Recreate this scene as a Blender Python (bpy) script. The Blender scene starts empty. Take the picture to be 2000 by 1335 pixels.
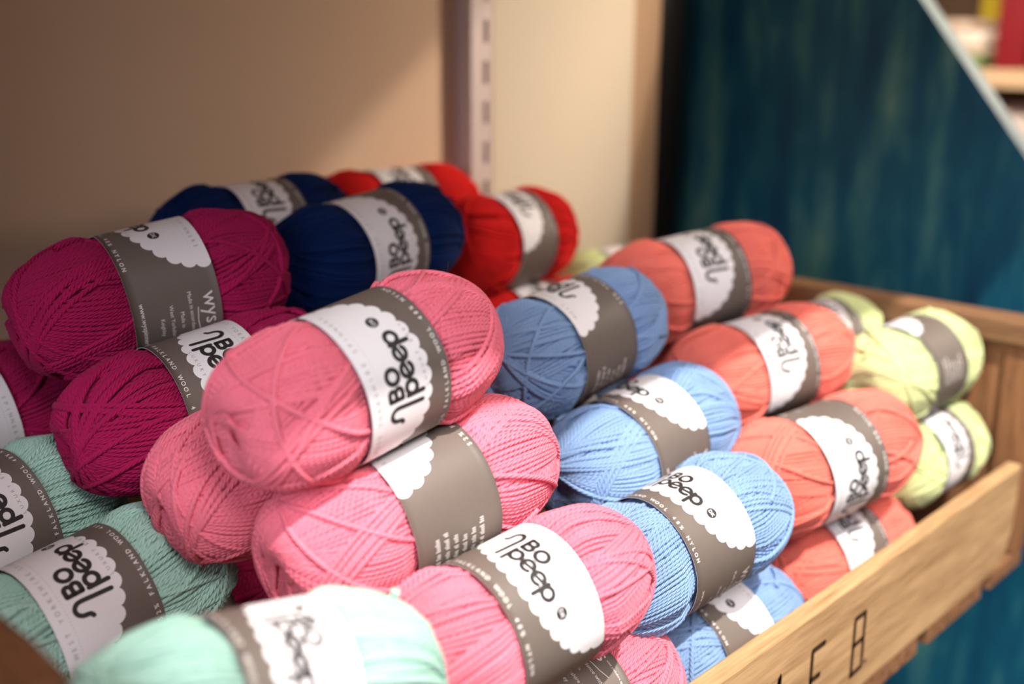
import bpy, bmesh, math, random
import numpy as np
from mathutils import Vector, Matrix

# ------------------------------------------------------------------ scene, camera, light
scn = bpy.context.scene
COL = scn.collection
scn.view_settings.view_transform = 'Standard'
scn.view_settings.look = 'None'
scn.view_settings.gamma = 1.0
scn.view_settings.use_curve_mapping = False
scn.view_settings.exposure = 0.0
ZO = 1.30                                   # camera height above the shop floor

cam_d = bpy.data.cameras.new('camera')
cam_d.sensor_width = 36.0
cam_d.lens = 2222.0 * 36.0 / 2000.0
cam_d.clip_start = 0.02
cam_d.dof.use_dof = True
cam_d.dof.focus_distance = 0.457
cam_d.dof.aperture_fstop = 4.3
cam_d.dof.aperture_blades = 9
cam = bpy.data.objects.new('camera', cam_d)
COL.objects.link(cam)
CR = ((0.6836, -0.7299, 0.0061), (-0.1874, -0.1835, -0.965), (0.7054, 0.6585, -0.2622))
_r = Vector(CR[0]).normalized(); _b = -Vector(CR[2]).normalized(); _u = _b.cross(_r).normalized(); _r = _u.cross(_b)
cam.matrix_world = Matrix(((_r.x, _u.x, _b.x, 0), (_r.y, _u.y, _b.y, 0), (_r.z, _u.z, _b.z, ZO), (0, 0, 0, 1)))
scn.camera = cam

world = bpy.data.worlds.new('shop_ambient')
world.use_nodes = True
scn.world = world
_bg = world.node_tree.nodes['Background']
_bg.inputs[0].default_value = (0.95, 0.86, 0.84, 1)
_bg.inputs[1].default_value = 0.075

def area(name, loc, target, size, power, color, spread=math.pi):
    d = bpy.data.lights.new(name, 'AREA')
    d.shape = 'DISK'; d.size = size; d.energy = power; d.color = color; d.spread = spread
    o = bpy.data.objects.new(name, d)
    o.location = loc
    o.rotation_euler = (Vector(target) - Vector(loc)).to_track_quat('-Z', 'Y').to_euler()
    COL.objects.link(o)
    return o
# ceiling spotlight over the aisle, warm lamp further along the shop, cool window behind the photographer
def spot(name, loc, target, power, color, angle, blend, radius):
    d = bpy.data.lights.new(name, 'SPOT')
    d.energy = power; d.color = color; d.spot_size = math.radians(angle); d.spot_blend = blend; d.shadow_soft_size = radius
    o = bpy.data.objects.new(name, d)
    o.location = loc
    o.rotation_euler = (Vector(target) - Vector(loc)).to_track_quat('-Z', 'Y').to_euler()
    COL.objects.link(o)
    return o
spot('ceiling_spotlight', (0.16, -0.51, ZO + 1.20), (0.50, 0.27, ZO - 0.2), 210.0, (1.0, 0.94, 0.87), 29, 0.45, 0.016)
area('shop_lamp', (1.50, -0.40, ZO + 0.70), (0.55, 0.50, ZO - 0.1), 0.07, 1.75, (1.0, 0.87, 0.73), math.radians(70))
area('shop_window', (-0.9, -0.12, ZO + 0.36), (0.25, 0.33, ZO - 0.18), 0.6, 15.0, (0.82, 0.84, 1.0))
area('side_fill', (1.06, 0.12, ZO + 0.12), (0.74, 0.58, ZO - 0.06), 0.22, 0.62, (1.0, 0.80, 0.62), math.radians(64))  # unseen fill, added to warm the wall from the right
area('front_fill', (-0.25, -0.80, ZO + 0.90), (0.3, 0.35, ZO - 0.2), 0.5, 3.2, (1.0, 0.95, 0.96), math.radians(90))  # broad soft fill added in front to lift the shaded balls

area('rack_fill', (1.16, 0.45, ZO + 0.16), (1.6, 0.58, ZO - 0.08), 0.12, 0.32, (1.0, 0.88, 0.74), math.radians(60))  # extra fill added just to brighten the far shelving

# ------------------------------------------------------------------ materials
def lin(r, g, b):
    f = lambda c: (c / 255 / 12.92) if c / 255 <= 0.04045 else ((c / 255 + 0.055) / 1.055) ** 2.4
    return (f(r), f(g), f(b), 1.0)

def new_mat(name):
    m = bpy.data.materials.new(name); m.use_nodes = True
    nt = m.node_tree
    return m, nt, nt.nodes['Principled BSDF']

def node(nt, kind, **kw):
    n = nt.nodes.new(kind)
    for k, v in kw.items(): setattr(n, k, v)
    return n

def plain(name, col, rough=0.7, spec=0.3, noise=0.0, nscale=40, bump=0.0, bscale=400):
    m, nt, p = new_mat(name)
    p.inputs['Roughness'].default_value = rough
    p.inputs['Specular IOR Level'].default_value = spec
    p.inputs['Base Color'].default_value = col
    tc = node(nt, 'ShaderNodeTexCoord')
    if noise:
        nz = node(nt, 'ShaderNodeTexNoise'); nz.inputs['Scale'].default_value = nscale; nz.inputs['Detail'].default_value = 4
        nt.links.new(tc.outputs['Object'], nz.inputs['Vector'])
        mx = node(nt, 'ShaderNodeMix', data_type='RGBA')
        mx.inputs[6].default_value = tuple(c * (1 - noise) for c in col[:3]) + (1,)
        mx.inputs[7].default_value = tuple(min(1, c * (1 + noise)) for c in col[:3]) + (1,)
        nt.links.new(nz.outputs['Fac'], mx.inputs[0])
        nt.links.new(mx.outputs[2], p.inputs['Base Color'])
    if bump:
        nb = node(nt, 'ShaderNodeTexNoise'); nb.inputs['Scale'].default_value = bscale
        nt.links.new(tc.outputs['Object'], nb.inputs['Vector'])
        bp = node(nt, 'ShaderNodeBump'); bp.inputs['Strength'].default_value = bump; bp.inputs['Distance'].default_value = 0.001
        nt.links.new(nb.outputs['Fac'], bp.inputs['Height']); nt.links.new(bp.outputs['Normal'], p.inputs['Normal'])
    return m

def yarn_mat(name, rgb):
    m, nt, p = new_mat(name)
    col = lin(*rgb)
    p.inputs['Roughness'].default_value = 0.85
    p.inputs['Specular IOR Level'].default_value = 0.075
    p.inputs['Sheen Weight'].default_value = 0.15
    p.inputs['Sheen Roughness'].default_value = 0.4
    p.inputs['Sheen Tint'].default_value = tuple(0.25 + 0.75 * c for c in col[:3]) + (1,)
    uv = node(nt, 'ShaderNodeUVMap', uv_map='strand')
    sx = node(nt, 'ShaderNodeSeparateXYZ'); nt.links.new(uv.outputs[0], sx.inputs[0])
    # plies: stripes that spiral round the strand
    a = node(nt, 'ShaderNodeMath', operation='MULTIPLY'); a.inputs[1].default_value = 1.0 / 0.0046 * 2 * math.pi
    b = node(nt, 'ShaderNodeMath', operation='MULTIPLY'); b.inputs[1].default_value = 2 * math.pi * 2
    nt.links.new(sx.outputs[0], a.inputs[0]); nt.links.new(sx.outputs[1], b.inputs[0])
    s = node(nt, 'ShaderNodeMath', operation='ADD'); nt.links.new(a.outputs[0], s.inputs[0]); nt.links.new(b.outputs[0], s.inputs[1])
    sn = node(nt, 'ShaderNodeMath', operation='SINE'); nt.links.new(s.outputs[0], sn.inputs[0])
    ab = node(nt, 'ShaderNodeMath', operation='ABSOLUTE'); nt.links.new(sn.outputs[0], ab.inputs[0])
    tc = node(nt, 'ShaderNodeTexCoord')
    fz = node(nt, 'ShaderNodeTexNoise'); fz.inputs['Scale'].default_value = 2200; fz.inputs['Detail'].default_value = 2
    nt.links.new(tc.outputs['Object'], fz.inputs['Vector'])
    hm = node(nt, 'ShaderNodeMath', operation='MULTIPLY_ADD'); hm.inputs[1].default_value = 0.45
    nt.links.new(fz.outputs['Fac'], hm.inputs[0]); nt.links.new(ab.outputs[0], hm.inputs[2])
    bp = node(nt, 'ShaderNodeBump'); bp.inputs['Strength'].default_value = 0.75; bp.inputs['Distance'].default_value = 0.00045
    nt.links.new(hm.outputs[0], bp.inputs['Height']); nt.links.new(bp.outputs['Normal'], p.inputs['Normal'])
    # dye takes a little unevenly
    nz = node(nt, 'ShaderNodeTexNoise'); nz.inputs['Scale'].default_value = 60
    nt.links.new(tc.outputs['Object'], nz.inputs['Vector'])
    mx = node(nt, 'ShaderNodeMix', data_type='RGBA')
    mx.inputs[6].default_value = tuple(c * 0.9 for c in col[:3]) + (1,)
    mx.inputs[7].default_value = tuple(min(1, c * 1.1) for c in col[:3]) + (1,)
    nt.links.new(nz.outputs['Fac'], mx.inputs[0]); nt.links.new(mx.outputs[2], p.inputs['Base Color'])
    return m

def wood_mat(name, c0, c1, stretch=(1, 14, 14), scale=9, bump=0.15, rough=0.65):
    m, nt, p = new_mat(name)
    p.inputs['Roughness'].default_value = rough
    p.inputs['Specular IOR Level'].default_value = 0.25
    tc = node(nt, 'ShaderNodeTexCoord')
    mp = node(nt, 'ShaderNodeMapping'); mp.inputs['Scale'].default_value = stretch
    nt.links.new(tc.outputs['Object'], mp.inputs['Vector'])
    n1 = node(nt, 'ShaderNodeTexNoise'); n1.inputs['Scale'].default_value = scale; n1.inputs['Detail'].default_value = 8; n1.inputs['Distortion'].default_value = 0.6
    nt.links.new(mp.outputs[0], n1.inputs['Vector'])
    n2 = node(nt, 'ShaderNodeTexNoise'); n2.inputs['Scale'].default_value = scale * 5; n2.inputs['Detail'].default_value = 6
    nt.links.new(mp.outputs[0], n2.inputs['Vector'])
    av = node(nt, 'ShaderNodeMath', operation='MULTIPLY_ADD'); av.inputs[1].default_value = 0.5
    nt.links.new(n2.outputs['Fac'], av.inputs[0])
    hf = node(nt, 'ShaderNodeMath', operation='MULTIPLY'); hf.inputs[1].default_value = 0.6
    nt.links.new(n1.outputs['Fac'], hf.inputs[0]); nt.links.new(hf.outputs[0], av.inputs[2])
    rp = node(nt, 'ShaderNodeValToRGB')
    rp.color_ramp.elements[0].position = 0.36; rp.color_ramp.elements[0].color = c0
    rp.color_ramp.elements[1].position = 0.68; rp.color_ramp.elements[1].color = c1
    nt.links.new(av.outputs[0], rp.inputs[0]); nt.links.new(rp.outputs[0], p.inputs['Base Color'])
    bp = node(nt, 'ShaderNodeBump'); bp.inputs['Strength'].default_value = bump; bp.inputs['Distance'].default_value = 0.001
    nt.links.new(av.outputs[0], bp.inputs['Height']); nt.links.new(bp.outputs['Normal'], p.inputs['Normal'])
    return m

YARN = {
    'magenta': yarn_mat('magenta_yarn', (168, 26, 82)),
    'pink': yarn_mat('pink_yarn', (244, 124, 142)),
    'mint': yarn_mat('mint_yarn', (172, 212, 196)),
    'blue': yarn_mat('cornflower_yarn', (134, 164, 206)),
    'coral': yarn_mat('coral_yarn', (248, 126, 110)),
    'lime': yarn_mat('lime_yarn', (214, 224, 162)),
    'red': yarn_mat('red_yarn', (214, 30, 28)),
    'navy': yarn_mat('navy_yarn', (6, 34, 84)),
}
PAPER = plain('taupe_paper', lin(106, 95, 87), 0.55, 0.35, 0.05, 300, 0.05, 900)
WHITE = plain('white_paper', lin(232, 228, 228), 0.55, 0.35)
INK = plain('charcoal_ink', lin(46, 42, 41), 0.6, 0.3)
FAINT = plain('faint_grey_ink', lin(150, 147, 146), 0.6, 0.3)
WINK = plain('white_ink', lin(226, 220, 214), 0.6, 0.3)
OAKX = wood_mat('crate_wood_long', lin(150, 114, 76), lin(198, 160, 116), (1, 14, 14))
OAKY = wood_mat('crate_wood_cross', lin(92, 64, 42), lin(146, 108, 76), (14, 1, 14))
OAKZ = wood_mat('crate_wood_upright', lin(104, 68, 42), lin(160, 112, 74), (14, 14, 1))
DARKWOOD = wood_mat('dark_rail_wood', lin(58, 32, 18), lin(104, 64, 36), (10, 1.5, 10), 12, 0.3, 0.75)  # darker wood tone for the near end rail alone
ENDG = wood_mat('rough_slat_wood', lin(84, 54, 34), lin(158, 112, 76), (16, 1.5, 16), 14, 0.4, 0.85)
STENCIL = plain('stencil_ink', lin(62, 44, 30), 0.8, 0.1, 0.25, 500)
NAIL = plain('dark_nail', lin(38, 28, 22), 0.5, 0.4)

# ------------------------------------------------------------------ mesh helpers
def link(name, me, parent=None):
    o = bpy.data.objects.new(name, me); COL.objects.link(o)
    if parent is not None: o.parent = parent
    return o

def tag(o, label, cat, group=None):
    o['label'] = label; o['category'] = cat
    if group: o['group'] = group
    return o

def empty(name, loc):
    o = bpy.data.objects.new(name, None); COL.objects.link(o)
    o.location = loc; o.empty_display_size = 0.02
    return o

def bm_box(bm, lo, hi, bevel=0.0, mi=0):
    vs = [bm.verts.new((x, y, z)) for x in (lo[0], hi[0]) for y in (lo[1], hi[1]) for z in (lo[2], hi[2])]
    fs = [bm.faces.new([vs[i] for i in q]) for q in ((0, 1, 3, 2), (4, 6, 7, 5), (0, 4, 5, 1), (2, 3, 7, 6), (0, 2, 6, 4), (1, 5, 7, 3))]
    for f in fs: f.material_index = mi
    if bevel:
        es = list({e for f in fs for e in f.edges})
        r = bmesh.ops.bevel(bm, geom=es, offset=bevel, segments=2, affect='EDGES', profile=0.5)
        for f in r['faces']: f.material_index = mi

def bm_prism(bm, pts, axis, a, b, bevel=0.0, mi=0):
    """extrude a polygon (list of 2-tuples in the other two axes) from a to b along axis 0/1/2"""
    def mk(p, v):
        q = list(p); q.insert(axis, v); return bm.verts.new(q)
    A = [mk(p, a) for p in pts]; B = [mk(p, b) for p in pts]
    fs = [bm.faces.new(A), bm.faces.new(list(reversed(B)))]
    for i in range(len(pts)):
        j = (i + 1) % len(pts)
        fs.append(bm.faces.new([A[j], A[i], B[i], B[j]]))
    for f in fs: f.material_index = mi
    bmesh.ops.recalc_face_normals(bm, faces=fs)
    if bevel:
        es = list({e for f in fs for e in f.edges})
        bmesh.ops.bevel(bm, geom=es, offset=bevel, segments=2, affect='EDGES', profile=0.5)

def finish(bm, name, mats, parent=None, smooth=False):
    me = bpy.data.meshes.new(name)
    bm.normal_update(); bm.to_mesh(me); bm.free()
    for m in (mats if isinstance(mats, (list, tuple)) else [mats]): me.materials.append(m)
    if smooth:
        me.polygons.foreach_set('use_smooth', [True] * len(me.polygons))
    return link(name, me, parent)

def box(name, lo, hi, mat, parent=None, bevel=0.0):
    bm = bmesh.new(); bm_box(bm, lo, hi, bevel)
    return finish(bm, name, mat, parent)

def mesh_from_arrays(name, V, F4, uv=None, mats=(), mat_idx=None, smooth=True):
    me = bpy.data.meshes.new(name)
    nv, nf = len(V), len(F4)
    me.vertices.add(nv); me.vertices.foreach_set('co', np.asarray(V, np.float32).ravel())
    me.loops.add(nf * 4); me.loops.foreach_set('vertex_index', np.asarray(F4, np.int32).ravel())
    me.polygons.add(nf); me.polygons.foreach_set('loop_start', np.arange(nf, dtype=np.int32) * 4)
    me.update(calc_edges=True)
    if smooth: me.polygons.foreach_set('use_smooth', np.ones(nf, bool))
    if uv is not None:
        l = me.uv_layers.new(name='strand'); l.data.foreach_set('uv', np.asarray(uv, np.float32).ravel())
    for m in mats: me.materials.append(m)
    if mat_idx is not None: me.polygons.foreach_set('material_index', np.asarray(mat_idx, np.int32))
    me.update()
    return me

# ------------------------------------------------------------------ a wound ball of yarn (local: axis X, 134 mm long, 62 mm thick)
BA, BB = 0.0640, 0.0316
LUMP = [0.0, 0.0, 0.0]
def ball_map(u, dlt):
    """unit directions (N,3) -> points on the ball's layer dlt metres off the outer layer"""
    t = np.clip(u[:, 0], -1, 1)
    rho = np.sqrt(np.maximum(1e-9, 1 - t * t))
    X = (BA + dlt) * np.sign(t) * np.abs(t) ** 0.86
    Rr = (BB + dlt) * rho ** (0.54 + 0.54 * (1 - rho) ** 1.4)
    Rr = Rr * (1 - 0.150 * np.exp(-(X / 0.0235) ** 8))
    fi = np.arctan2(u[:, 2], u[:, 1])
    lump = 0.020 * np.sin(2 * fi + LUMP[0] + 5 * t) + 0.015 * np.sin(3 * fi + LUMP[1] - 4 * t) + 0.010 * np.sin(5 * fi + 8 * t + LUMP[2])
    Rr = Rr * (1 + lump * (1 - np.exp(-(X / 0.027) ** 4)))
    X = X - np.sign(X) * 0.006 * np.exp(-(Rr / 0.009) ** 2)
    d = u[:, 1:] / np.maximum(1e-6, np.linalg.norm(u[:, 1:], axis=1))[:, None]
    return np.column_stack([X, d * Rr[:, None]])

def tube(P, r, k=6, closed=False):
    n = len(P)
    T = np.gradient(P, axis=0); T /= np.maximum(1e-9, np.linalg.norm(T, axis=1))[:, None]
    N = P * np.array([0.35, 1, 1]); N -= T * (N * T).sum(1)[:, None]; N /= np.maximum(1e-9, np.linalg.norm(N, axis=1))[:, None]
    Bn = np.cross(T, N)
    a = np.arange(k) / k * 2 * np.pi
    rr = np.broadcast_to(np.asarray(r, float).reshape(-1, 1, 1), (n, 1, 1))
    V = P[:, None, :] + rr * (np.cos(a)[None, :, None] * N[:, None, :] + np.sin(a)[None, :, None] * Bn[:, None, :])
    L = np.concatenate([[0], np.cumsum(np.linalg.norm(np.diff(P, axis=0), axis=1))])
    i = np.arange(n - 1)[:, None]; j = np.arange(k)[None, :]; j2 = (j + 1) % k
    F = np.stack([i * k + j, i * k + j2, (i + 1) * k + j2, (i + 1) * k + j], -1).reshape(-1, 4)
    u0 = np.broadcast_to(L[:-1, None], (n - 1, k)); u1 = np.broadcast_to(L[1:, None], (n - 1, k))
    v0 = np.broadcast_to(j / k, (n - 1, k)); v1 = np.broadcast_to((j + 1) / k, (n - 1, k))
    UV = np.stack([np.stack([u0, v0], -1), np.stack([u0, v1], -1), np.stack([u1, v1], -1), np.stack([u1, v0], -1)], 2).reshape(-1, 2)
    return V.reshape(-1, 3), F, UV

def wind(beta, psi0, dpsi, loops, d0, d1, rng, seg=84, r=0.00094, wob=0.012):
    """one continuous strand: great circles whose pole is tilted beta from the axis and creeps round by dpsi a turn"""
    n = int(loops * seg) + 1
    s = np.arange(n) / seg
    be = np.radians(beta) + wob * np.sin(s * 2.7 + rng.uniform(0, 6)) + wob * 0.8 * np.sin(s * 7.1 + rng.uniform(0, 6))
    ps = psi0 + dpsi * s + 0.25 * dpsi * np.sin(s * 5.3 + rng.uniform(0, 6))
    th = s * 2 * np.pi
    nrm = np.column_stack([np.cos(be), np.sin(be) * np.cos(ps), np.sin(be) * np.sin(ps)])
    e1 = np.column_stack([np.zeros(n), -np.sin(ps), np.cos(ps)])
    e2 = np.cross(nrm, e1)
    u = np.cos(th)[:, None] * e1 + np.sin(th)[:, None] * e2
    d = d0 + (d1 - d0) * s / max(s[-1], 1e-6)
    P = ball_map(u, d + 0.00012 * np.sin(th * 3 + s))
    return tube(P, r)

def make_wound(seed):
    rng = np.random.default_rng(seed)
    LUMP[:] = list(rng.uniform(0, 6.28, 3))
    parts = []
    # solid heart of the ball so no light comes through
    g = np.linspace(0, 1, 40); uu = []
    th = np.linspace(-np.pi / 2 + 0.02, np.pi / 2 - 0.02, 40); ph = np.linspace(0, 2 * np.pi, 33)
    G = np.array([(math.sin(a), math.cos(a) * math.cos(b), math.cos(a) * math.sin(b)) for a in th for b in ph])
    V = ball_map(G, -0.0056) * np.array([0.78, 1, 1])
    F = np.array([(i * 33 + j, i * 33 + j + 1, (i + 1) * 33 + j + 1, (i + 1) * 33 + j) for i in range(39) for j in range(32)])
    parts.append((V, F, np.zeros((len(F) * 4, 2))))
    sgn = rng.choice([-1, 1])
    parts.append(wind(87, rng.uniform(0, 6), sgn * 0.085, 74, -0.0056, -0.0038, rng, wob=0.05))
    parts.append(wind(80, rng.uniform(0, 6), sgn * 0.0615, 108, -0.0036, -0.0022, rng))
    psi = rng.uniform(0, 6)
    d = -0.0021
    for k in range(5):
        be = (64, 82, 73, 84, 77)[k] + rng.uniform(-3, 2)
        nl = int(rng.integers(13, 24))
        parts.append(wind(be, psi, sgn * 0.0615 / math.sin(math.radians(be)), nl, d, d + 0.0004, rng, wob=0.006))
        psi += sgn * (nl * 0.0615 + rng.uniform(-0.3, 0.9)); d += 0.00028
    # narrow bundles wound last, crossing over the ends
    for k in range(3):
        be = rng.uniform(60, 84)
        parts.append(wind(be, rng.uniform(0, 6), sgn * rng.choice([-1, 1]) * 0.07, int(rng.integers(3, 6)), -0.0006, -0.0002, rng, r=0.00112, wob=0.02))
    # a few last loose turns laid across the others
    parts.append(wind(rng.uniform(50, 62), rng.uniform(0, 6), sgn * 0.9, 2.4, -0.0003, 0.0001, rng, r=0.00115, wob=0.05))
    parts.append(wind(rng.uniform(66, 76), rng.uniform(0, 6), sgn * 0.5, 2.6, -0.0003, 0.0001, rng, r=0.00115, wob=0.05))
    # stray wool fibres standing off the surface
    nh = 420
    q = rng.normal(size=(nh, 3)); q /= np.linalg.norm(q, axis=1)[:, None]
    base = ball_map(q, -0.0004)
    keep = np.abs(base[:, 0]) > 0.0205
    for b0 in base[keep]:
        nd = b0 * np.array([0.35, 1, 1]); nd /= np.linalg.norm(nd)
        dr = nd * rng.uniform(0.2, 1.0) + rng.normal(size=3) * 0.6; dr /= np.linalg.norm(dr)
        cv = np.cross(dr, rng.normal(size=3)); ln = rng.uniform(0.0012, 0.0036)
        tt = np.linspace(0, 1, 5)[:, None]
        P = b0 + dr * tt * ln + cv * (tt ** 2) * ln * rng.uniform(0.2, 0.7)
        parts.append(tube(P, 0.000028, 3))
    off = 0; Vs, Fs, Us = [], [], []
    for V, F, U in parts:
        Vs.append(V); Fs.append(F + off); Us.append(U); off += len(V)
    return np.concatenate(Vs), np.concatenate(Fs), np.concatenate(Us)

N_VAR = 6
WOUND_ARR = [make_wound(11 + 7 * s) for s in range(N_VAR)]
WOUND = {}
def wound_mesh(colour, var):
    key = (colour, var)
    if key not in WOUND:
        V, F, U = WOUND_ARR[var]
        WOUND[key] = mesh_from_arrays('wound_yarn_' + colour, V, F, U, [YARN[colour]])
    return WOUND[key]

# ------------------------------------------------------------------ the paper label (flat drawing in mm, then wrapped round the ball)
LR = 0.0292
class Flat:
    def __init__(s): s.v, s.f, s.m, s.h = [], [], [], []
    def poly(s, pts, faces, mi, h):
        o = len(s.v); s.v += [(p[0], p[1], h) for p in pts]
        for f in faces: s.f.append([o + i for i in f]); s.m.append(mi)

def stroke(fl, pts, w, mi, h, closed=False):
    pts = [np.array(p, float) for p in pts]
    fine = []
    for a, b in zip(pts[:-1], pts[1:]):                 # short steps, so a stroke can follow the curve of the label
        m = max(1, int(math.ceil(np.hypot(*(b - a)) / 0.9)))
        fine += [a + (b - a) * i / m for i in range(m)]
    pts = fine + [pts[-1]]
    n = len(pts); Lp, Rp = [], []
    for i in range(n):
        a = pts[(i - 1) % n] if (closed or i > 0) else pts[i]
        b = pts[(i + 1) % n] if (closed or i < n - 1) else pts[i]
        d = b - a; d /= max(1e-9, np.hypot(*d)); nn = np.array([-d[1], d[0]])
        Lp.append(pts[i] + nn * w / 2); Rp.append(pts[i] - nn * w / 2)
    fs = [(i, n + i, n + (i + 1) % n, (i + 1) % n) for i in range(n if closed else n - 1)]
    fl.poly(Lp + Rp, fs, mi, h)
    if not closed:
        for c in (pts[0], pts[-1]): disc(fl, c, w / 2, mi, h, 10)

def disc(fl, c, r, mi, h, n=20, ry=None):
    ry = ry or r
    pts = [(c[0] + r * math.cos(2 * math.pi * i / n), c[1] + ry * math.sin(2 * math.pi * i / n)) for i in range(n)]
    fl.poly([tuple(c)] + pts, [(0, 1 + i, 1 + (i + 1) % n) for i in range(n)], mi, h)

def arc(cx, cy, r, a0, a1, n=18, ry=None):
    ry = ry or r
    return [(cx + r * math.cos(math.radians(a0 + (a1 - a0) * i / n)), cy + ry * math.sin(math.radians(a0 + (a1 - a0) * i / n))) for i in range(n + 1)]

def text(fl, body, x, y, size, mi, h, width=None, align='LEFT', bold=0.0, rot=0.0):
    c = bpy.data.curves.new('lettering', 'FONT')
    c.body = body; c.size = size; c.align_x = align; c.offset = bold; c.resolution_u = 2
    o = bpy.data.objects.new('lettering', c); COL.objects.link(o)
    bpy.context.view_layer.update()
    dg = bpy.context.evaluated_depsgraph_get()
    me = bpy.data.meshes.new_from_object(o.evaluated_get(dg))
    co = np.array([v.co[:] for v in me.vertices]) if len(me.vertices) else np.zeros((0, 3))
    if len(co):
        if width:
            w0 = co[:, 0].max() - co[:, 0].min(); co[:, 0] *= width / w0
        cs, sn = math.cos(rot), math.sin(rot)
        pts = [(x + p[0] * cs - p[1] * sn, y + p[0] * sn + p[1] * cs) for p in co]
        fl.poly(pts, [tuple(p.vertices) for p in me.polygons], mi, h)
    bpy.data.objects.remove(o); bpy.data.curves.remove(c); bpy.data.meshes.remove(me)

def spaced(fl, body, x0, x1, y, size, mi, h, bold=0.0, bend=None):
    """capital letters set wide apart along a line"""
    n = len(body)
    for i, ch in enumerate(body):
        if ch == ' ': continue
        x = x0 + (x1 - x0) * i / (n - 1)
        text(fl, ch, x, y + (bend(x) if bend else 0), size, mi, h, align='CENTER', bold=bold)

def make_label():
    fl = Flat()
    # white scalloped patch: fan from the middle of one edge
    c0 = np.array([0.0, 19.0]); A, D = 40.0, 28.0
    ph = np.linspace(math.pi, 2 * math.pi, 900)
    crv = np.column_stack([A * np.cos(ph) * 1.0, 19.0 + D * np.sign(np.sin(ph)) * np.abs(np.sin(ph)) ** 0.85])
    seg = np.concatenate([[0], np.cumsum(np.hypot(*np.diff(crv, axis=0).T))])
    nsc = 17; per = seg[-1] / nsc
    ss = np.linspace(0, seg[-1], nsc * 10 + 1)
    bx = np.interp(ss, seg, crv[:, 0]); by = np.interp(ss, seg, crv[:, 1])
    tx, ty = np.gradient(bx), np.gradient(by); tl = np.hypot(tx, ty); nx, ny = ty / tl, -tx / tl
    bump = 1.75 * np.abs(np.sin(np.pi * ss / per)) ** 0.7
    bx, by = bx + nx * bump, np.minimum(19.0, by + ny * bump)
    K = 14
    pts = []
    for k in range(K + 1):
        f = k / K
        pts += [(x * f, 19 + (y - 19) * f) for x, y in zip(bx, by)]
    nb = len(bx)
    fl.poly(pts, [(k * nb + i, k * nb + i + 1, (k + 1) * nb + i + 1, (k + 1) * nb + i) for k in range(K) for i in range(nb - 1)], 1, 0.10)
    h = 0.17
    spaced(fl, 'WEST YORKSHIRE SPINNERS', -31, 31, 14.6, 2.5, 3, h)
    for i in range(46): disc(fl, (-31 + i * 62 / 45, 12.9), 0.16, 3, h, 6)
    # the crook and the words beside it
    w = 1.75
    stroke(fl, [(-14.6, -4.6), (-14.2, 2.0), (-13.9, 6.2)] + arc(-16.5, 7.0, 2.6, -5, 185, 16, 3.0) + [(-19.4, 5.4), (-20.4, 4.8)], w, 2, h)
    stroke(fl, [(-10.6, 4.2), (-10.6, 10.0)] , w, 2, h)
    stroke(fl, [(-10.6, 10.0), (-8.4, 10.0)] + arc(-8.4, 8.6, 1.4, 90, -90, 10) + [(-10.6, 7.2)], w, 2, h)
    stroke(fl, [(-10.6, 7.2), (-8.2, 7.2)] + arc(-8.2, 5.7, 1.5, 90, -90, 10) + [(-10.6, 4.2)], w, 2, h)
    stroke(fl, arc(-2.2, 6.7, 2.6, 0, 345, 24), w, 2, h, True)
    stroke(fl, [(-10.9, -5.4), (-10.9, 2.0)], w, 2, h); stroke(fl, arc(-8.3, -0.4, 2.4, 0, 345, 22), w, 2, h, True)
    for ex in (-1.8, 4.3):
        stroke(fl, arc(ex, -0.4, 2.5, 10, 318, 22), w, 2, h); stroke(fl, [(ex - 2.3, -0.9), (ex + 2.4, 0.1)], w * 0.85, 2, h + 0.01)
    stroke(fl, [(8.0, -6.0), (8.0, 2.0)], w, 2, h); stroke(fl, arc(10.6, -0.4, 2.4, 0, 345, 22), w, 2, h, True)
    disc(fl, (19.2, 1.6), 2.5, 2, h, 28)
    text(fl, 'DK', 19.2, 0.75, 2.5, 1, h + 0.05, align='CENTER', bold=0.03)
    spaced(fl, 'LUXURY BABY', -10, 14, -8.0, 2.1, 3, h, 0.0)
    spaced(fl, '52% FALKLAND WOOL 48% NYLON', -34, 34, -17.4, 2.5, 4, h, 0.05)
    # maker's panel on one side of the white patch
    text(fl, 'wys', 52, 11.5, 9.5, 4, h, width=15)
    stroke(fl, [(58, 8.6), (64, 8.0), (70, 8.8), (74, 10.4)], 0.35, 4, h)
    text(fl, 'west yorkshire spinners', 68, 14.5, 1.5, 4, h)
    for i, ln in enumerate(('Made in accordance with', 'Made in', 'West Yorkshire Spinners', 'Keighley')):
        text(fl, ln, 50 + (0, 8, 4, 9)[i], 5.0 - 4.3 * i, 2.5, 4, h)
    text(fl, 'www.wyspinners.com', 50, -15.6, 3.0, 4, h, bold=0.03)
    # and small lines on the other
    # (too small to read: rows of tiny word-length marks)
    for i, ws in enumerate(((5, 3, 6), (3, 4, 5, 2), (6, 2, 4), (2, 5, 3), (4, 4, 3), (3, 2, 5, 3))):
        x = -76.0
        for wl in ws:
            for q in range(wl):
                stroke(fl, [(x, 10 - 4.0 * i), (x, 10 - 4.0 * i + (1.7 if (q + wl) % 3 == 0 else 1.2))], 0.5, 4, h); x += 0.95
            x += 0.9
    V = np.array(fl.v); R = LR * 1000
    def wrap(s, t, hh):
        th = s / R
        rr = R * (1 + 0.010 * np.cos(2 * th + 0.6) + 0.006 * np.cos(5 * th)) + hh
        return np.column_stack([t, rr * np.cos(th), rr * np.sin(th)]) / 1000.0
    VV = wrap(V[:, 0], V[:, 1], V[:, 2])
    # the band itself, with a thin edge
    nt_, ns = 11, 145
    S, T = np.meshgrid(np.linspace(-math.pi, math.pi, ns) * R, np.linspace(-19, 19, nt_), indexing='ij')
    jit = 0.0
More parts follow.
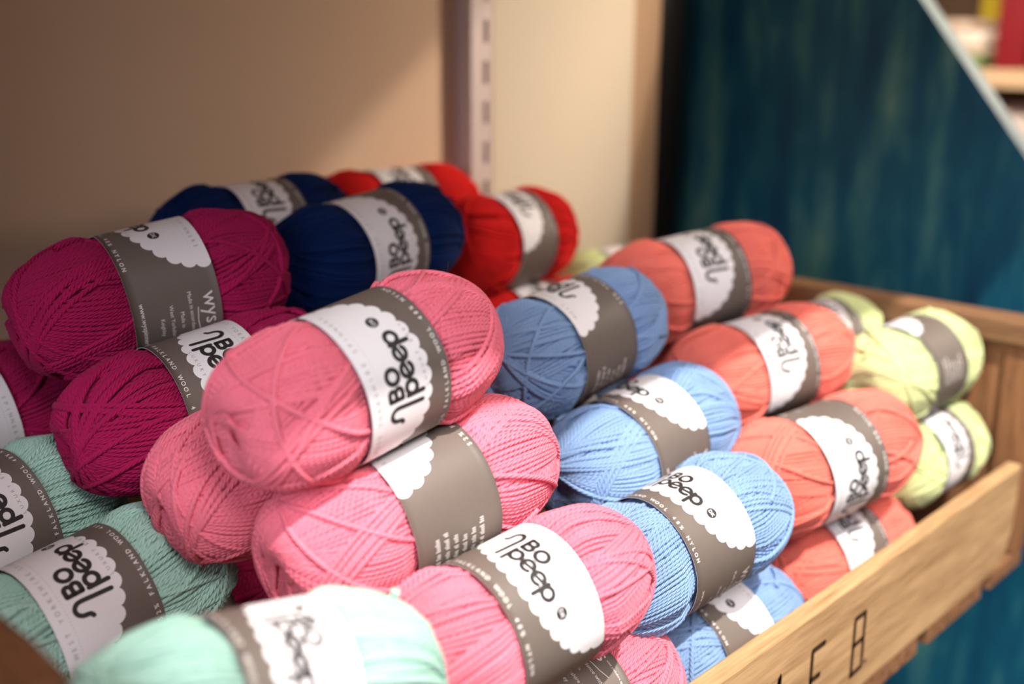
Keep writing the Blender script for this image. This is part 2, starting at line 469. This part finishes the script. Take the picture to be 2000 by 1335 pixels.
    outer = wrap(S.ravel(), T.ravel(), np.zeros(S.size)); inner = wrap(S.ravel(), T.ravel(), np.full(S.size, -0.22))
    o1 = len(VV); o2 = o1 + len(outer)
    faces = [list(f) for f in fl.f]; mi = list(fl.m)
    for i in range(ns - 1):
        for j in range(nt_ - 1):
            a = i * nt_ + j; q = [a, a + nt_, a + nt_ + 1, a + 1]
            faces.append([o1 + x for x in reversed(q)]); mi.append(0)
            faces.append([o2 + x for x in q]); mi.append(0)
        for j in (0, nt_ - 1):
            a = i * nt_ + j; q = [o1 + a, o1 + a + nt_, o2 + a + nt_, o2 + a]
            faces.append(q if j else q[::-1]); mi.append(1)
    me = bpy.data.meshes.new('label_band')
    me.from_pydata(np.concatenate([VV, outer, inner]).tolist(), [], faces)
    for m in (PAPER, WHITE, INK, FAINT, WINK): me.materials.append(m)
    me.polygons.foreach_set('material_index', mi)
    # prints face outwards
    me.polygons.foreach_set('use_smooth', [True] * len(faces))
    me.update()
    return me
LABEL = make_label()

# name, centre (camera-relative metres), axis, length scale, size scale, roll of the label (deg from facing the camera), flipped
BALLS = [
    ('M1', (0.2547, 0.4579, -0.1127), (0.9721, -0.1890, 0.1392), 1.030, 1.000, 90, 0),
    ('M2', (0.2508, 0.4150, -0.1529), (0.9848, -0.1035, 0.1392), 1.030, 1.000, 22, 0),
    ('M3', (0.1851, 0.5208, -0.1743), (0.9902, -0.0086, 0.1392), 1.000, 1.000, 30, 0),
    ('M4', (0.2290, 0.4213, -0.2542), (0.9975, -0.0131, 0.0698), 1.000, 1.000, 200, 0),
    ('P1', (0.2523, 0.3103, -0.1209), (0.9839, -0.0430, 0.1736), 0.970, 0.980, -5, 1),
    ('P2', (0.2542, 0.3591, -0.1648), (0.9814, -0.0816, 0.1736), 0.955, 1.000, 60, 1),
    ('P3', (0.2706, 0.3029, -0.1737), (0.9790, -0.1072, 0.1736), 1.060, 0.980, 87, 1),
    ('P4', (0.2745, 0.2543, -0.2048), (0.9834, -0.1164, 0.1392), 1.007, 0.960, 22, 0),
    ('P5', (0.3126, 0.2640, -0.2682), (0.9877, -0.1300, 0.0872), 0.940, 1.000, 150, 0),
    ('T1', (0.1656, 0.4486, -0.1977), (0.9884, 0.0605, 0.1392), 0.955, 1.000, 20, 1),
    ('T2', (0.1739, 0.3880, -0.2156), (0.9899, 0.0259, 0.1392), 1.045, 1.000, 35, 1),
    ('T3', (0.1629, 0.2488, -0.1864), (0.9806, -0.1378, -0.1392), 0.955, 0.950, 25, 0),
    ('B1', (0.4234, 0.3558, -0.1498), (0.9897, -0.0346, 0.1392), 0.985, 1.000, 80, 1),
    ('B2', (0.4242, 0.3105, -0.1932), (0.9891, -0.0475, 0.1392), 0.970, 1.000, 65, 0),
    ('B3', (0.3893, 0.2618, -0.2172), (0.9812, -0.1335, 0.1392), 1.015, 0.970, 45, 0),
    ('B4', (0.4236, 0.2640, -0.2825), (0.9846, -0.1515, 0.0872), 0.866, 1.000, 60, 0),
    ('C1', (0.5467, 0.3667, -0.1401), (0.9472, -0.3032, 0.1045), 1.045, 1.000, 35, 1),
    ('C2', (0.5443, 0.3173, -0.1807), (0.9560, -0.2741, 0.1045), 0.970, 1.000, 25, 1),
    ('C3', (0.5177, 0.2636, -0.2160), (0.9628, -0.2490, 0.1045), 1.000, 1.020, -30, 1),
    ('C4', (0.5405, 0.2627, -0.2754), (0.9739, -0.2159, 0.0698), 0.940, 0.940, 40, 1),
    ('Y1', (0.6403, 0.3332, -0.1889), (0.9872, -0.1431, 0.0698), 0.866, 0.920, 60, 1),
    ('Y2', (0.6351, 0.2700, -0.1899), (0.9938, -0.0869, 0.0698), 0.896, 0.970, 110, 1),
    ('Y3', (0.6453, 0.2621, -0.2441), (0.9885, -0.1345, 0.0698), 0.791, 0.950, 0, 1),
    ('Y4', (0.6325, 0.4889, -0.1756), (0.9884, -0.1521, 0.0000), 0.896, 1.000, 120, 1),
    ('R1', (0.4771, 0.5503, -0.1126), (0.9969, -0.0785, 0.0000), 1.045, 1.000, 60, 1),
    ('R2', (0.5066, 0.4798, -0.1243), (0.9969, 0.0785, 0.0000), 0.910, 1.000, 62, 1),
    ('R3', (0.5226, 0.4734, -0.1826), (0.9863, -0.1650, 0.0000), 0.925, 1.000, 50, 1),
    ('N1', (0.3560, 0.5258, -0.1080), (0.9989, -0.0305, 0.0349), 0.970, 1.000, 50, 1),
    ('N2', (0.3841, 0.4661, -0.1118), (0.9934, 0.0477, 0.1045), 1.015, 1.000, -5, 1),
    ('B5', (0.4362, 0.3900, -0.1972), (0.9941, -0.0304, 0.1045), 0.985, 1.000, 60, 0),
    ('C5', (0.5840, 0.3977, -0.1966), (0.9498, -0.2949, 0.1045), 0.970, 1.000, 60, 1),
    ('N3', (0.3922, 0.4852, -0.1677), (0.9954, -0.0652, 0.0698), 0.970, 1.000, 60, 1),
]
INFO = {
    'M1': ('magenta yarn ball highest of the magentas, on top of the pile at far left', 'magenta', 0, 'magenta yarn balls'),
    'M2': ('magenta yarn ball tucked under the top magenta one, far half behind the top pink', 'magenta', 1, 'magenta yarn balls'),
    'M3': ('magenta yarn ball cut by the left edge, in shade above the mint balls', 'magenta', 2, 'magenta yarn balls'),
    'M4': ('magenta yarn ball deep in the gap between the mint balls and the pink balls', 'magenta', 3, 'magenta yarn balls'),
    'P1': ('pink yarn ball on top of the pile in the centre, whole label facing out', 'pink', 0, 'pink yarn balls'),
    'P2': ('pink yarn ball under the left half of the top pink ball, label hidden', 'pink', 4, 'pink yarn balls'),
    'P3': ('pink yarn ball half sunlit directly below the top pink ball, label crossed by shadow', 'pink', 2, 'pink yarn balls'),
    'P4': ('pink yarn ball in full light at the front, readable label tilted to the right', 'pink', 3, 'pink yarn balls'),
    'P5': ('pink yarn ball lowest of the pinks, half hidden under the bright front pink one', 'pink', 1, 'pink yarn balls'),
    'T1': ('mint green yarn ball at the left edge, upper back one of the three mint balls', 'mint', 1, 'mint yarn balls'),
    'T2': ('mint green yarn ball in the middle of the three, shaded with a dark label edge', 'mint', 5, 'mint yarn balls'),
    'T3': ('mint green yarn ball nearest the camera, brightly lit at the bottom of the frame', 'mint', 3, 'mint yarn balls'),
    'B1': ('light blue yarn ball topping the blue column, right of the top pink ball', 'blue', 4, 'light blue yarn balls'),
    'B2': ('light blue yarn ball second from the top of the blue column', 'blue', 2, 'light blue yarn balls'),
    'B3': ('light blue yarn ball third from top of the blue column, resting on the lowest', 'blue', 5, 'light blue yarn balls'),
    'B4': ('light blue yarn ball lowest of the blue column, against the front plank', 'blue', 0, 'light blue yarn balls'),
    'C1': ('coral yarn ball on top of the coral column, in shade against the teal panel', 'coral', 0, 'coral yarn balls'),
    'C2': ('coral yarn ball second from the top of the coral column, half in shadow', 'coral', 1, 'coral yarn balls'),
    'C3': ('coral yarn ball third from top of its column, label turned towards front plank', 'coral', 2, 'coral yarn balls'),
    'C4': ('coral yarn ball lowest of the coral column, against the front plank', 'coral', 3, 'coral yarn balls'),
    'Y1': ('lime yarn ball furthest back along the end rail, mostly behind a coral ball', 'lime', 1, 'lime yarn balls'),
    'Y2': ('lime yarn ball upper of the two in the corner, grey label facing out', 'lime', 2, 'lime yarn balls'),
    'Y3': ('lime yarn ball lower of the two in the corner, white label against the front plank', 'lime', 0, 'lime yarn balls'),
    'Y4': ('lime yarn ball far back, a sliver between the red and the top coral ball', 'lime', 4, 'lime yarn balls'),
    'R1': ('red yarn ball furthest back against the cream wall, behind the middle navy ball', 'red', 0, 'red yarn balls'),
    'R2': ('red yarn ball at the back right, its label half white and half brown grey', 'red', 1, 'red yarn balls'),
    'R3': ('red yarn ball underneath the right red ball, mostly hidden by the top blue one', 'red', 2, 'red yarn balls'),
    'N1': ('navy yarn ball at the back against the wall, behind the top magenta ball', 'navy', 1, 'navy yarn balls'),
    'N2': ('navy yarn ball in the middle behind the top pink ball, label facing out', 'navy', 3, 'navy yarn balls'),
    'B5': ('light blue yarn ball buried behind the second blue one, only a shaded sliver showing', 'blue', 1, 'light blue yarn balls'),
    'C5': ('coral yarn ball buried between the top two coral balls and the top blue one', 'coral', 4, 'coral yarn balls'),
    'N3': ('navy yarn ball buried under the middle navy ball, almost hidden by the top pink', 'navy', 2, 'navy yarn balls'),
}

def place_ball(key, c, ax, ls, ds, rho, flip, label, colour, var, group):
    ax = Vector(ax).normalized(); c = Vector(c)
    v = -c; e0 = (v - ax * v.dot(ax)).normalized(); e1 = ax.cross(e0)
    if e1.dot(_u) < 0: e1 = -e1
    n = (e0 * math.cos(math.radians(rho)) + e1 * math.sin(math.radians(rho))).normalized()   # middle of the white patch
    root = empty('yarn_ball', (c.x, c.y, c.z + ZO))
    up = -ax if flip else ax
    z = up.cross(n)
    root.matrix_world = Matrix.Translation((c.x, c.y, c.z + ZO)) @ Matrix((up, n, z)).transposed().to_4x4() @ Matrix.Diagonal((ls * ds, ds, ds, 1))
    tag(root, label, 'yarn', group)
    y = link('wound_yarn', wound_mesh(colour, var), root)
    y.rotation_euler.x = random.Random(key).uniform(0, 6.28)
    link('label_band', LABEL, root)
    return root

ROOTS = {}
for key, c, ax, ls, ds, rho, fl in BALLS:
    label, colour, var, group = INFO[key]
    ROOTS[key] = place_ball(key, c, ax, ls, ds, rho, fl, label, colour, var, group)

# the cut end of the yarn that sticks up from the nearest mint ball
def sight(px, py, d):
    x, y = (px - 1000) / 2222.0 * d, (py - 667.5) / 2222.0 * d
    return Vector((0, 0, ZO)) + _r * x - _u * y - _b * d
pts = [sight(752, 1215, 0.372), sight(760, 1190, 0.366), sight(768, 1170, 0.362), sight(772, 1153, 0.360)]
inv = ROOTS['T3'].matrix_world.inverted()
q = np.array([(inv @ p)[:] for p in pts])
tt = np.linspace(0, 3, 13)
Pt = np.column_stack([np.interp(tt, range(4), q[:, k]) for k in range(3)])
V, F, U = tube(Pt, np.linspace(0.0011, 0.0017, 13), 8)
F = np.concatenate([F, [[len(V) - 8, len(V) - 7, len(V) - 6, len(V) - 5], [len(V) - 8, len(V) - 5, len(V) - 4, len(V) - 1], [len(V) - 4, len(V) - 3, len(V) - 2, len(V) - 1]]])
U = np.concatenate([U, np.zeros((12, 2))])
link('yarn_tail', mesh_from_arrays('yarn_tail', V, F, U, [YARN['mint']]), ROOTS['T3'])

# ------------------------------------------------------------------ the wooden crate
def zz(z): return z + ZO
crate = empty('wooden_crate', (0.40, 0.39, zz(-0.330)))
tag(crate, 'open wooden crate full of yarn balls, stencilled letters on its front plank', 'crate')
crate_inv = Matrix.Translation((-0.40, -0.39, -zz(-0.330)))
def cpart(bm, name, mats):
    bmesh.ops.transform(bm, matrix=crate_inv, verts=bm.verts)
    return finish(bm, name, mats, crate)
YF0, YF1 = 0.2175, 0.2268
bm = bmesh.new()
pts = [(0.085, zz(-0.317)), (0.664, zz(-0.317)), (0.676, zz(-0.314)), (0.685, zz(-0.306)), (0.691, zz(-0.294)), (0.6935, zz(-0.254)), (0.085, zz(-0.254))]
bm_prism(bm, pts, 1, YF0, YF1, 0.0012, 0)
fl = Flat()
sw = 3.0
def L(x, pl, closed=False): stroke(fl, [(x + a, b) for a, b in pl], sw, 1, 0, closed)
L(397, [(0, -306), (0, -273.5), (5.5, -290), (11, -273.5), (11, -306)])
L(437, [(0, -306), (0, -273.5), (11, -273.5)]); L(437, [(0, -289), (8, -289)])
L(479, [(0, -305), (0, -274), (10.5, -274), (10.5, -288), (0, -289)]); L(479, [(10.5, -288), (11, -304), (0, -305)])
disc(fl, (494, -303), 1.4, 1, 0, 10)
vs = [bm.verts.new((p[0] / 1000, YF0 - 0.00012, zz(p[1] / 1000))) for p in fl.v]
for f in fl.f:
    fc = bm.faces.new([vs[i] for i in f]); fc.material_index = 1
    fc.normal_update()
    if fc.normal.y > 0: fc.normal_flip()
cpart(bm, 'front_plank', [OAKX, STENCIL])
bm = bmesh.new(); bm_box(bm, (0.085, 0.5560, zz(-0.236)), (0.718, 0.5660, zz(-0.168)), 0.001); cpart(bm, 'back_plank', OAKX)
bm = bmesh.new(); bm_box(bm, (0.085, 0.5560, zz(-0.317)), (0.718, 0.5660, zz(-0.246)), 0.001); cpart(bm, 'back_plank', OAKX)
# far end: a top rail, a lower board, corner posts and a batten
XE0, XE1 = 0.7000, 0.7180
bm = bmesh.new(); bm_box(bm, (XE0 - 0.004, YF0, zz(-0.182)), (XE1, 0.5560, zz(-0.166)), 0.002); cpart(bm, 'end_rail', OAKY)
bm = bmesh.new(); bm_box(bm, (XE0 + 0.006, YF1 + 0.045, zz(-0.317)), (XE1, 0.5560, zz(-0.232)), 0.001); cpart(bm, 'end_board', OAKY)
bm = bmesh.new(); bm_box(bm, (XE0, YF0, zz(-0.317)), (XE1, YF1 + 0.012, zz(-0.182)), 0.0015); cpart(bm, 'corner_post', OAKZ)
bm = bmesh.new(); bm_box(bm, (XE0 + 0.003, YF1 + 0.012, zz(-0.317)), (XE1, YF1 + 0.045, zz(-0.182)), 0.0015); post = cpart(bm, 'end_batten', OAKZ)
bm = bmesh.new(); bm_box(bm, (XE0 + 0.001, 0.258, zz(-0.222)), (XE0 + 0.0035, 0.2615, zz(-0.206)), 0.0008); cpart(bm, 'nail', NAIL)
bm = bmesh.new(); bm_box(bm, (XE0 + 0.002, 0.362, zz(-0.317)), (XE1, 0.392, zz(-0.182)), 0.0015); cpart(bm, 'end_batten', OAKZ)
bm = bmesh.new(); bm_box(bm, (XE0, 0.520, zz(-0.317)), (XE1, 0.5560, zz(-0.182)), 0.0015); cpart(bm, 'corner_post', OAKZ)
# near end: a high top rail whose front tip shows at the bottom left
bm = bmesh.new()
bm_prism(bm, [(0.2265, zz(-0.152)), (0.2305, zz(-0.1415)), (0.249, zz(-0.1395)), (0.556, zz(-0.138)), (0.556, zz(-0.178)), (0.2300, zz(-0.178))], 0, 0.086, 0.100, 0.0015)
cpart(bm, 'end_rail', DARKWOOD)
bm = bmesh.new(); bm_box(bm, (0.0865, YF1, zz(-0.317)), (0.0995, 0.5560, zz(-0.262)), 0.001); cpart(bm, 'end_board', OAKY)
bm = bmesh.new(); bm_box(bm, (0.0855, 0.524, zz(-0.317)), (0.1005, 0.5560, zz(-0.178)), 0.0015); cpart(bm, 'corner_post', OAKZ)
bm = bmesh.new(); bm_box(bm, (0.0855, 0.2310, zz(-0.317)), (0.1005, 0.2560, zz(-0.178)), 0.0015); cpart(bm, 'corner_post', OAKZ)
for k in range(8):
    x0 = 0.094 + k * 0.0895 - 0.055
    bm = bmesh.new(); bm_box(bm, (max(0.085, x0), YF0 + 0.001, zz(-0.3295)), (min(0.718, x0 + 0.0765), 0.5660, zz(-0.3175)), 0.0015)
    cpart(bm, 'bottom_slat', ENDG)

# ------------------------------------------------------------------ the setting
def struct(o, name=None):
    o['kind'] = 'structure'; return o
WALL = plain('cream_wall_paint', lin(208, 180, 152), 0.8, 0.2, 0.03, 6, 0.05, 250)
PANEL = plain('cream_panel_paint', lin(200, 188, 168), 0.7, 0.25, 0.02, 6)
struct(box('wall_back', (-0.9, 0.5850, 0.0), (0.8050, 0.6300, 2.4), WALL))
struct(box('unseen_divider', (0.040, 0.4500, 0.40), (0.058, 0.5850, 2.0), WALL))  # out of view, added to screen window light off the left wall
struct(box('floor', (-2.0, -2.0, -0.05), (3.0, 2.5, 0.0), wood_mat('floor_boards', lin(96, 70, 50), lin(140, 106, 78), (1, 10, 10), 3)))
struct(box('trim_1', (0.6010, 0.5815, 0.45), (0.7660, 0.5850, 2.4), PANEL))
DARK = plain('flat_black', lin(22, 20, 18), 0.7, 0.2)
struct(box('black_strip', (0.8050, 0.5860, 0.0), (0.8420, 0.6300, 2.4), DARK))  # plain black strip in the gap past the wall's end
struct(box('wall_shade_strip', (0.7660, 0.5838, 0.45), (0.8050, 0.5850, 2.4), plain('wall_shade_taupe', lin(168, 138, 110), 0.75, 0.2)))  # shadow at the wall's end, coloured in as a darker strip
# slotted shelving upright
upr = empty('shelf_upright', (0.588, 0.5750, 1.0)); tag(upr, 'slotted pale metal shelving upright fixed to the cream wall', 'upright')
STEEL = plain('pale_steel', lin(196, 180, 176), 0.45, 0.5); SLOT = plain('slot_dark', lin(112, 92, 72), 0.8, 0.1)
bm = bmesh.new()
x0, x1, y0, y1 = 0.5680, 0.5880, 0.5700, 0.5850
z = 0.45
sl, gp = 0.0155, 0.0122
bm_box(bm, (x0, y0, 0.45), (x0 + 0.0120, y1, 1.95)); bm_box(bm, (x1 - 0.0035, y0, 0.45), (x1, y1, 1.95))
while z < 1.94:
    bm_box(bm, (x0 + 0.0120, y0, z), (x1 - 0.0035, y0 + 0.0015, z + gp)); z += sl + gp
bmesh.ops.translate(bm, verts=bm.verts, vec=(-0.588, -0.5750, -1.0))
finish(bm, 'channel', STEEL, upr)
o = box('slot_back', (0.5790 - 0.588, 0.5835 - 0.575, -0.55), (0.5875 - 0.588, 0.5848 - 0.575, 0.95), SLOT, upr)
# shelf over the crate (throws the shade on the back rows) and the one it stands on
SHELF = plain('cream_shelf', lin(224, 206, 180), 0.6, 0.3)
s = struct(box('wall_shelf', (-0.85, 0.119, zz(0.150)), (0.763, 0.585, zz(0.172)), SHELF, None, 0.001))
s = struct(box('wall_shelf', (-0.60, 0.300, zz(-0.352)), (0.80, 0.585, zz(-0.330)), SHELF, None, 0.001))

# teal painted side panel of the next display unit
m, nt, p = new_mat('teal_streaked_paint')
p.inputs['Roughness'].default_value = 0.55; p.inputs['Specular IOR Level'].default_value = 0.3
tc = node(nt, 'ShaderNodeTexCoord'); mp = node(nt, 'ShaderNodeMapping'); mp.inputs['Scale'].default_value = (1, 15, 3.2)
nt.links.new(tc.outputs['Object'], mp.inputs['Vector'])
nz = node(nt, 'ShaderNodeTexNoise'); nz.inputs['Scale'].default_value = 1.6; nz.inputs['Detail'].default_value = 5; nz.inputs['Roughness'].default_value = 0.6
nt.links.new(mp.outputs[0], nz.inputs['Vector'])
rp = node(nt, 'ShaderNodeValToRGB'); cr = rp.color_ramp
cr.elements[0].position = 0.36; cr.elements[0].color = lin(0, 62, 92)
cr.elements[1].position = 0.50; cr.elements[1].color = lin(10, 86, 108)
e = cr.elements.new(0.62); e.color = lin(64, 120, 120)
e = cr.elements.new(0.74); e.color = lin(124, 154, 136)
nt.links.new(nz.outputs['Fac'], rp.inputs[0]); nt.links.new(rp.outputs[0], p.inputs['Base Color'])
TEAL = m
PALE_EDGE = plain('pale_edge', lin(112, 126, 130), 0.6, 0.3, 0.2, 30)  # paler colour for the panel's sloping top edge
unit = empty('display_unit', (0.90, 0.45, 0.0)); tag(unit, 'teal painted display unit side panel with a sloping top edge, behind the crate', 'display unit')
T0, T1 = 0.900, 0.922
bm = bmesh.new()
poly = [(0.634, 0.0), (0.634, zz(0.42)), (0.6234, zz(0.42)), (0.08, zz(-0.369)), (0.08, 0.0)]
# sloping edge runs through the two points seen in the photo
P1_, P2_ = (0.4026, 0.0267), (0.3107, -0.0861)
sl_ = (P1_[1] - P2_[1]) / (P1_[0] - P2_[0])
poly = [(0.650, 0.0), (0.650, zz(P1_[1] + sl_ * (0.650 - P1_[0]))), (0.10, zz(P2_[1] - sl_ * (P2_[0] - 0.10))), (0.10, 0.0)]
bm_prism(bm, [(a - 0.45, b) for a, b in poly], 0, 0.0, T1 - T0)
bm.faces.ensure_lookup_table()
for f in bm.faces:
    if abs(f.normal.x) < 0.5 and f.normal.z > 0.2: f.material_index = 1
finish(bm, 'side_panel', [TEAL, PALE_EDGE], unit)

# far shelving beyond, with folded stock
def far(x, y, z): return (x, y, zz(z))
PINE = wood_mat('pine_shelf', lin(196, 158, 118), lin(222, 188, 150), (6, 1, 6), 6)
rack = empty('shelving', (1.60, 0.55, 0.0)); tag(rack, 'pale pine shelving seen beyond the sloping teal panel', 'shelving')
def rpart(name, lo, hi, mat):
    return box(name, (lo[0] - 1.60, lo[1] - 0.55, lo[2]), (hi[0] - 1.60, hi[1] - 0.55, hi[2]), mat, rack, 0.001)
rpart('shelf', (1.45, 0.25, zz(-0.062)), (1.80, 0.95, zz(-0.040)), PINE)
rpart('shelf', (1.45, 0.25, zz(-0.222)), (1.80, 0.95, zz(-0.200)), PINE)
rpart('shelf', (1.45, 0.25, zz(0.40)), (1.80, 0.95, zz(0.422)), PINE)
rpart('back_panel', (1.80, 0.25, 0.0), (1.815, 0.95, zz(0.50)), plain('rack_back', lin(150, 120, 92), 0.8, 0.2))
rpart('side', (1.45, 0.95, 0.0), (1.815, 0.97, zz(0.50)), PINE)
rpart('side', (1.45, 0.23, 0.0), (1.815, 0.25, zz(0.50)), PINE)
def book(name, lo, hi, col, label, cat, group=None):
    c = [(a + b) / 2 for a, b in zip(lo, hi)]; c[2] = lo[2]
    r = empty(name, (c[0], c[1], zz(c[2]))); tag(r, label, cat, group)
    l = [a - b for a, b in zip(lo, c)]; h = [a - b for a, b in zip(hi, c)]
    bm = bmesh.new()
    bm_box(bm, (l[0], l[1], l[2]), (h[0], l[1] + 0.002, h[2]), 0.0005); bm_box(bm, (l[0], h[1] - 0.002, l[2]), (h[0], h[1], h[2]), 0.0005); bm_box(bm, (l[0], l[1] + 0.002, l[2]), (l[0] + 0.002, h[1] - 0.002, h[2]), 0.0)
    finish(bm, 'cover', plain(name + '_cover', col, 0.5, 0.4), r)
    box('pages', (l[0] + 0.002, l[1] + 0.002, l[2] + 0.003), (h[0] - 0.003, h[1] - 0.002, h[2] - 0.003), plain('pages', lin(228, 218, 200), 0.9, 0.1), r)
    return r
book('binder', far(1.47, 0.520, -0.0400)[0:2] + (-0.0392,), (1.66, 0.557, 0.200), lin(120, 0, 14), 'dark red upright binder on the pine shelving', 'binder')
book('binder', (1.62, 0.570, -0.0392), (1.78, 0.640, 0.200), lin(216, 184, 40), 'yellow upright binder at the back of the pine shelving', 'binder')
# stack of folded cloths
def cloth(y0, y1, z0, th, col, label, x0=1.47):
    bm = bmesh.new(); bm_box(bm, (-0.07, (y0 - y1) / 2, 0), (0.07, (y1 - y0) / 2, th))
    bmesh.ops.bevel(bm, geom=list(bm.edges), offset=th * 0.45, segments=3, affect='EDGES', profile=0.6)
    for v in bm.verts: v.co.z += 0.0015 * math.sin(v.co.y * 90 + z0 * 300)
    o = finish(bm, 'folded_cloth', plain('cloth', col, 0.9, 0.1, 0.08, 200), None, True)
    o.location = (x0 + 0.07, (y0 + y1) / 2, zz(z0)); tag(o, label, 'cloth', 'folded cloths on the pine shelf')
cloth(0.575, 0.680, -0.038, 0.013, lin(120, 150, 90), 'green folded cloth at the bottom of the small stack')
cloth(0.572, 0.684, -0.025, 0.010, lin(196, 180, 156), 'thin beige folded cloth second from the bottom of the small stack')
cloth(0.574, 0.690, -0.015, 0.022, lin(234, 214, 196), 'cream folded cloth third from the bottom of the small stack')
cloth(0.592, 0.690, 0.007, 0.014, lin(214, 186, 164), 'tan folded cloth on top of the small stack')
# wool balls on the lower pine shelf
def soft_ball(c, r, col, label):
    bm = bmesh.new(); bmesh.ops.create_uvsphere(bm, u_segments=36, v_segments=20, radius=r)
    for v in bm.verts:
        n_ = v.co.normalized(); v.co *= 1 + 0.03 * math.sin(9 * math.atan2(n_.y, n_.x) + 6 * n_.z) + 0.015 * math.sin(40 * n_.z)
        v.co.z *= 0.92
    o = finish(bm, 'wool_ball', plain('pale_wool', col, 0.95, 0.05, 0.1, 150), None, True)
    o.location = (c[0], c[1], zz(c[2])); tag(o, label, 'wool', 'wool balls on the lower pine shelf')
soft_ball((1.535, 0.545, -0.1400), 0.0615, lin(232, 212, 202), 'pale cream ball of wool on the lower pine shelf')
soft_ball((1.55, 0.415, -0.1400), 0.0615, lin(226, 204, 190), 'beige ball of wool right of the cream one on the lower pine shelf')
soft_ball((1.665, 0.590, -0.1430), 0.0580, lin(206, 150, 90), 'small tan ball of wool behind the cream one')
